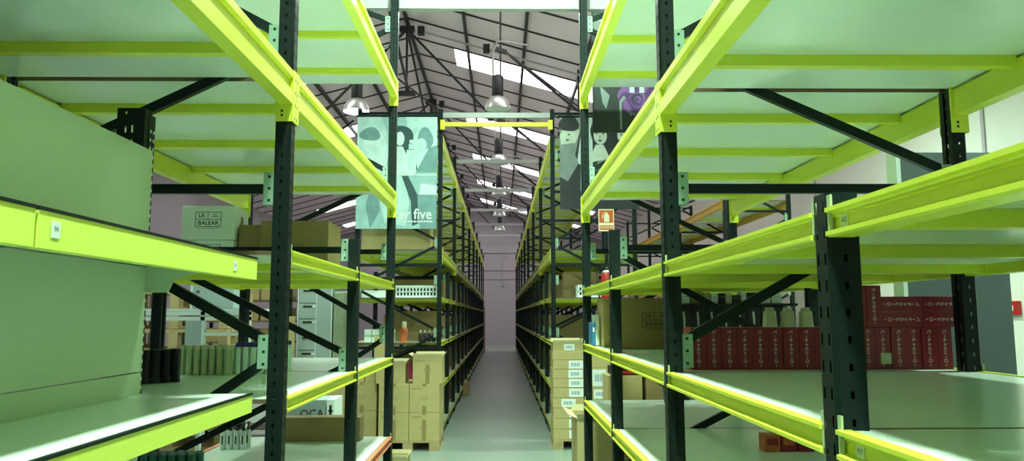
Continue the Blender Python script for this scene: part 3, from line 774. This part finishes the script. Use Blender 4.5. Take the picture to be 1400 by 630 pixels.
# left poster, 1.08 x 1.54, monochrome teal
PX0, PX1, PZ0, PZ1 = -1.955, -.870, H+1.165, H+2.705
t = thing('poster', 'teal monochrome perfume poster hanging on the far left rack', 'poster', ((PX0+PX1)/2, 10.02, PZ0))
wP, hP = PX1-PX0, PZ1-PZ0
build('sheet', MB().box((-wP/2,0,0),(wP/2,.006,hP)), 'p_tl0', t)
mb = MB(); L = lambda u: -wP/2+u*wP
def pol(pts, mi, y): mb.poly([(L(u), y, v*hP) for u, v in pts], mi)
def bl_(u, v, ru, rv, mi, y, **k): blob(mb, L(u), v*hP, ru*wP, rv*hP, y, mi, **k)
pol([(0,.48),(.35,.48),(.42,.75),(.30,1),(0,1)], 1, -.001); pol([(.72,.5),(1,.5),(1,1),(.6,1)], 1, -.001)
pol([(0,0),(.32,0),(.25,.2),(.38,.47),(0,.47)], 0, -.001)
bl_(.22,.76,.15,.10,4,-.0015, wob=.05); bl_(.16,.84,.13,.06,2,-.002, wob=.1)                 # pale head on the left
pol([(.10,.50),(.34,.50),(.40,.66),(.28,.70),(.12,.66)], 4, -.0018)
bl_(.55,.80,.15,.125,3,-.002, wob=.06); pol([(.42,.78),(.68,.80),(.76,.52),(.64,.5),(.58,.68),(.46,.66)], 3, -.0022)   # dark hair
bl_(.535,.80,.055,.065,4,-.003); pol([(.50,.73),(.57,.73),(.62,.66),(.70,.60),(.72,.48),(.40,.48),(.44,.64)], 4, -.0027)
bl_(.85,.80,.10,.10,2,-.002, wob=.08); bl_(.80,.745,.07,.06,1,-.0025); pol([(.74,.5),(1,.5),(1,.74),(.9,.72),(.84,.64)], 2, -.0019)
pol([(.62,.49),(.74,.49),(.74,.70),(.62,.70)], 4, -.0035); pol([(.645,.705),(.715,.705),(.715,.755),(.645,.755)], 1, -.0035); pol([(.655,.76),(.705,.76),(.705,.79),(.655,.79)], 4, -.0035)
pol([(.64,.52),(.72,.52),(.72,.67),(.64,.67)], 1, -.004)
pol([(.36,.05),(.62,.02),(.66,.22),(.60,.47),(.40,.47),(.30,.22)], 1, -.0018); pol([(.56,.47),(.64,.47),(.76,.30),(.78,.05),(.70,.02),(.68,.24)], 3, -.002)
pol([(.72,.30),(1,.30),(1,.0),(.8,0)], 2, -.0016); pol([(.78,.30),(1,.30),(1,.38),(.80,.40)], 4, -.0019); pol([(.18,.0),(.30,.16),(.26,.38),(.34,.46),(.20,.44),(.12,.2)], 2, -.0017)
pol([(.0,.468),(1,.468),(1,.478),(0,.478)], 4, -.0042)
build('picture_print', mb, ['p_tl0','p_tl1','p_tl2','p_tl3','p_tl4'], t)
mb = MB(); text_on_front(mb, 'after five', L(.655), .125*hP, .20, -.005, sx=.88)
for i in range(9): rect_front(mb, L(.60+i*.04), .055*hP, L(.60+i*.04+.03), .07*hP, -.005)
build('lettering', mb, 'paper', t)
build('hanging_rail', MB().tube([(-wP/2-.02,.0,hP+.01),(wP/2+.02,.0,hP+.01)], .014, 8), 'post', t)
# right far poster: black with pale faces
QX0, QX1, QZ0, QZ1 = .80, 1.87, H+1.43, H+2.70
t = thing('poster', 'dark poster with three pale faces hanging on the far right rack', 'poster', ((QX0+QX1)/2, 10.02, QZ0))
wP, hP = QX1-QX0, QZ1-QZ0
build('sheet', MB().box((-wP/2,0,0),(wP/2,.006,hP)), 'p_bk', t); mb = MB()
pol([(0,.35),(.12,.40),(.2,.6),(.30,1),(0,1)], 3, -.001); pol([(.22,.5),(.42,.42),(.42,1),(.30,1)], 2, -.001)
bl_(.12,.93,.13,.09,0,-.002, wob=.1); pol([(.02,.70),(.20,.72),(.26,.84),(.22,.90),(.06,.90),(0,.80)], 1, -.0015); pol([(0,.35),(.10,.30),(.24,.50),(.16,.66),(.02,.66)], 3, -.0018)
bl_(.56,.82,.17,.16,0,-.002, wob=.07); bl_(.52,.80,.085,.10,1,-.003); pol([(.46,.70),(.56,.70),(.64,.55),(.36,.50)], 1, -.0025)
bl_(.47,.82,.014,.008,0,-.0035); bl_(.56,.82,.014,.008,0,-.0035); bl_(.515,.745,.026,.009,0,-.0035); bl_(.515,.785,.008,.016,3,-.0035)
bl_(.86,.82,.13,.14,0,-.002, wob=.07); bl_(.82,.79,.08,.09,1,-.003, rot=.3); bl_(.79,.81,.014,.008,0,-.0035); bl_(.77,.745,.02,.009,0,-.0035)
bl_(.12,.81,.016,.008,0,-.0035); bl_(.10,.75,.02,.009,0,-.0035)
pol([(.26,.20),(.34,.14),(.38,.30),(.34,.60),(.30,.90),(.27,.6)], 2, -.0022); pol([(.30,.22),(.34,.20),(.34,.32),(.31,.32)], 1, -.003)
pol([(.44,.42),(.70,.40),(.66,.56),(.50,.54)], 3, -.002)
build('picture_print', mb, ['p_bk','p_skin','p_lt','p_gr'], t)
build('hanging_rail', MB().tube([(-wP/2-.02,.0,hP+.012),(wP/2+.02,.0,hP+.012)], .014, 8), 'post', t)
# near poster with the purple rose, on the end of the near right rack
SX0, SX1, SZ0, SZ1 = .722, 1.70, H+1.427, H+2.62
t = thing('poster', 'black poster with a purple rose hung behind the near right rack', 'poster', ((SX0+SX1)/2, YR(4)+.135, SZ0))
wP, hP = SX1-SX0, SZ1-SZ0
build('sheet', MB().box((-wP/2,0,0),(wP/2,.006,hP)), 'p_bk', t); mb = MB()
pol([(0,.62),(.2,.66),(.3,1),(0,1)], 1, -.001)
for k in range(9):
    a = k*.7; bl_(.36+.10*math.cos(a), .24+.075*math.sin(a), .075, .045, 2 if k % 2 else 3, -.0012-.0001*k, rot=a+1.2)
for k, (r, mi) in enumerate(((.085,2),(.068,3),(.054,2),(.040,0),(.030,3),(.018,2))): bl_(.36+.006*math.sin(k*2), .225+.004*math.cos(k*2), r, r*.82, mi, -.0026-.0002*k, wob=.06)
pol([(.22,.02),(.235,.02),(.235,.20),(.27,.235),(.25,.25),(.215,.21)], 1, -.004)
pol([(.30,.27),(.34,.27),(.34,.33),(.30,.33)], 4, -.0042); pol([(.38,.27),(.42,.27),(.42,.33),(.38,.33)], 4, -.0042)
pol([(.08,.20),(.11,.16),(.14,.25),(.06,.32)], 1, -.002)
for i in range(5): pol([(.30+i*.028,.115),(.315+i*.028,.115),(.315+i*.028,.13),(.30+i*.028,.13)], 1, -.004)
bl_(.5,.70,.2,.2,1,-.001); bl_(.08,.86,.08,.10,4,-.002)
build('picture_print', mb, ['p_bk','p_gr','p_pur','p_pur2','p_lt'], t)
# extinguisher sign and extinguisher on the end of the far right rack
t = thing('safety_sign', 'orange fire extinguisher sign above the extinguisher', 'sign', (1.42, 10.02, H+1.13))
build('plate', MB().box((-.105,0,0),(.105,.004,.30)), 'sign_c', t); mb = MB()
rect_front(mb, -.093, .115, .093, .288, -.001, 0); rect_front(mb, -.093, .018, .093, .08, -.001, 0)
bl0 = [(-.03,.125),(.04,.125),(.04,.215),(.022,.235),(.022,.252),(-.010,.252),(-.012,.235),(-.03,.215)]
mb.poly([(x,-.002,z) for x, z in bl0], 1); mb.poly([(-.012,-.002,.252),(.0,-.002,.27),(-.045,-.002,.24),(-.058,-.002,.175),(-.045,-.002,.175),(-.038,-.002,.235)], 1)
text_on_front(mb, 'EXTINTOR', 0, .049, .045, -.002, sx=.78, mi=1)
build('picture_print', mb, ['sign_o','sign_c'], t)
build('hanging_post', MB().box((-.02,.004,-1.0),(.02,.064,.2)), 'post', t)
t = thing('fire_extinguisher', 'red fire extinguisher with a white band hanging below the orange sign', 'fire extinguisher', (1.40, 9.90, H+.17))
build('cylinder', MB().lathe((0,0,0), [(.05,0),(.075,.01),(.078,.03),(.078,.34),(.06,.40),(.03,.425)], 20), 'fire_red', t)
build('label_band', MB().lathe((0,0,0), [(.0785,.11),(.0785,.24)], 20, cap=False), 'paper', t)
build('valve', MB().lathe((0,0,.42), [(.022,0),(.022,.05),(.015,.055)], 12).box((-.07,-.012,.455),(.03,.012,.468)).box((-.08,-.012,.485),(.02,.012,.497)), 'black', t)
build('hose', MB().tube([(.0,0,.45),(-.08,0,.47),(-.13,0,.40),(-.12,0,.2),(-.10,0,.05)], .012, 8), 'black', t)
build('mounting_bracket', MB().box((-.03,.07,.26),(.03,.122,.34)), 'post', t)
build('shoulder_ring', MB().lathe((0,0,.40), [(.062,-.005),(.066,.0),(.04,.025)], 20), 'white_pl', t)

# ------------------------------------------------------------------ behind the left rack
def cabinet_drawers():
    t = thing('drawer_cabinet', 'tall grey drawer cabinet behind the left rack', 'cabinet', (-2.74, 10.2, 0))
    build('body', MB().box((0,.012,0),(.46,.45,2.06)), 'grey_metal', t, bevel=.003)
    for i in range(9):
        z0 = .12+i*.21; d_ = build('drawer', MB().box((.015,0,z0),(.245,.014,z0+.19)), 'grey_metal', t, bevel=.003)
        build('handle', MB().box((.07,-.006,z0+.15),(.19,-.001,z0+.172)), 'dark', d_)
        build('label_holder', MB().box((.20,-.004,z0+.148),(.235,0,z0+.172)), 'paper', d_)
    build('door', MB().box((.255,0,.1),(.45,.014,2.04)), 'grey_metal', t, bevel=.003)
    build('corner_strip', MB().box((-.003,-.003,0),(.012,.012,2.06)).box((.243,-.003,0),(.255,.012,2.06)).box((.45,-.003,0),(.463,.012,2.06)), 'white_metal', t)
cabinet_drawers()
for i, (x, lab) in enumerate(((-2.13, 'tall stretch wrapped load beside the grey drawer cabinet'),)):
    t = thing('wrapped_load', lab, 'wrapped load', (x, 10.2, .0))
    build('goods', MB().box((-.135,0,.12),(.135,.3,1.95)), 'wrap', t, bevel=.02); build('base', MB().box((-.14,0,0),(.14,.3,.119)), 'wood', t)
# brown carton shelf
t = thing('steel_shelf', 'dark steel shelf of brown cartons left of the drawer cabinet', 'shelving', (-3.46, 10.2, 0))
for x in (-.62, .62):
    for y in (0, .5): build('upright', MB().box((x-.02,y-.02,0),(x+.02,y+.02,2.3)), 'post', t)
for z in (.15,.68,1.0,1.28,1.56,1.84): build('shelf', MB().box((-.64,-.02,z-.02),(.64,.52,z)), 'edge', t)
for j, z in enumerate((1.0,1.28,1.56,1.84)):
    for i in range(3):
        carton('brown carton on the dark steel shelf, level %s up, %s from the left' % (ORD[j], ORD[i]), (-3.86+i*.40, 10.22, z+.001), (.37,.4,.17 if j else .2), m='carton2' if j else 'carton', tape=False, mark=False, labels=[(.05,.09,.1,.05)] if j == 0 else (), group='cartons on the dark steel shelf')
carton('upright tan carton standing beside the drawer cabinet', (-2.84, 9.8, 0), (.2,.3,1.62), tape=False, mark=False)
# white steel bench frame with machine box and stacked pallets behind it
t = thing('steel_bench', 'white steel frame bench with a grey end panel behind the left rack', 'bench', (-2.75, 7.3, 0))
for z in (1.62+.03, 1.62-.02): build('rail', MB().box((-.78,0,z-.02),(.33,.05,z+.018)), 'white_metal', t)
build('worktop', MB().box((-.80,0,H+.05),(.35,.6,H+.075)), 'white_metal', t)
build('end_panel', MB().box((-.28,-.004,.5),(-.13,.05,1.58)), 'grey_metal', t)
for x in (-.80,-.12,.31): build('leg', MB().box((x-.02,.0,0),(x+.02,.05,H+.05)), 'white_metal', t)
for z in (1.45, 1.30): build('crossbar', MB().box((-.10,.0,z-.015),(.30,.04,z+.015)), 'white_metal', t)
t = thing('grey_case', 'grey case with small buttons standing on the white bench', 'case', (-2.74, 7.35, H+.0765))
build('body', MB().box((-.26,0,0),(.14,.4,.25)), 'grey_metal', t, bevel=.006)
build('corner_post', MB().box((-.275,-.006,0),(-.255,.02,.25)), 'white_metal', t)
for k in range(2): build('button', MB().box((-.22,-.006,.09+k*.06),(-.19,0,.115+k*.06)), 'dark_grey', t)
tag(build('white_pole', MB().tube([(0,0,0),(0,0,2.1)], .02, 10).lathe((0,0,0), [(.06,0),(.06,.01),(.02,.02)], 12), 'white_metal', loc=(-2.62, 5.55, 0)), 'thin white pole between the gondola and the wooden pallets', 'pole')
for i in range(9):
    t = pallet('weathered wooden pallet in the tall pile behind the bench, %s from the floor' % ORD[i], (-3.62, 8.4, i*.212), 1.2, .8)
    t['group'] = 'pallets piled behind the bench'
    t.scale = (1, 1, 1.76)

# ------------------------------------------------------------------ behind the right rack
t = thing('metal_panel', 'dark grey metal panel standing before the white right wall', 'panel', (2.28, 4.2, 0))
build('sheet', MB().box((0,.004,.02),(.60,.10,2.55)), 'dark_grey', t); build('edge_strip', MB().box((-.012,0,0),(.012,.11,2.56)), 'white_metal', t)
build('foot', MB().box((.05,-.12,0),(.55,.22,.02)), 'dark_grey', t)
t = thing('fire_alarm', 'red alarm box with a white mark on the right wall', 'alarm', (XR, 8.7, 1.62+.08))
build('box', MB().box((-.05,-.1,-.08),(0,.1,.08)), 'fire_red', t, bevel=.004); build('mark', MB().box((-.052,-.03,-.03),(-.05,.03,.03)), 'paper', t)

# ------------------------------------------------------------------ pendant high-bay lamps
def lamp(label, loc, lit, rods=True):
    t = thing('pendant_lamp', label, 'lamp', loc, 0, 'high bay lamps')
    prof = [(.235,0),(.232,.02),(.215,.10),(.175,.18),(.12,.225),(.075,.245)]
    mb = MB().lathe((0,0,0), prof+[(.07,.24),(.115,.215),(.168,.172),(.207,.096),(.226,.02),(.229,0)], 28, cap=False); build('reflector', mb, 'alu', t)
    build('lens', MB().lathe((0,0,0), [(.222,.012),(.15,-.012),(.02,-.02)], 24), 'glow' if lit else 'lens', t)
    build('ballast', MB().lathe((0,0,.24), [(.10,0),(.105,.01),(.105,.36),(.09,.38),(.05,.40)], 16), 'lamp_black', t)
    zt = roof_z(loc[0])-loc[2]-.005
    build('hanging_rod', MB().tube([(.05,0,.60),(.05,0,zt)], .016, 8), 'lamp_black', t)
    build('conduit', MB().tube([(-.08,0,.60),(-.085,0,.75),(-.085,0,1.12),(-.06,0,1.22),(.0,0,1.27),(.12,0,1.27),(.55,0,1.20)], .018, 8), 'rod', t)
    build('arm', MB().bar((-.04,0,1.13),(.16,0,1.07),.07,.07).bar((.14,0,1.08),(1.5,0,.02),.03,.03), 'dark_steel', t)
    if lit:
        ld = bpy.data.lights.new('lamp_light', 'AREA'); ld.shape = 'DISK'; ld.size = .40; ld.energy = LAMP_W*lit; ld.color = LAMP_C; ld.spread = math.radians(165)
        lo = bpy.data.objects.new('lamp_light', ld); COL.objects.link(lo); lo.parent = t; lo.location = (0,0,-.03)
    return t
ZL = H+3.70
for i, y in enumerate((-1.2, 3.6, 8.4)):
    lamp('bright lamp over the near aisle, %s from behind the camera' % ORD[i], (-.06, y, ZL), (.95,.8,.28)[i])
for i, y in enumerate((13.2, 18.1, 22.9, 27.7, 32.5)):
    lamp('unlit aluminium lamp hanging over the far aisle, %s from the camera' % ORD[i], (-.06, y, ZL), 0)
lamp('lit white lamp hanging left of the far left rack', (-2.60, 13.2, ZL-.05), .4)
for i, y in enumerate((4.5, 9.3)): lamp('lit lamp behind the left rack, %s along the hall' % ORD[i], (-4.2, y, ZL-.1), .25)
for i, y in enumerate((3.2, 9.6)): lamp('lit lamp along the right wall, %s along the hall' % ORD[i], (3.6, y, ZL-.4), .4)
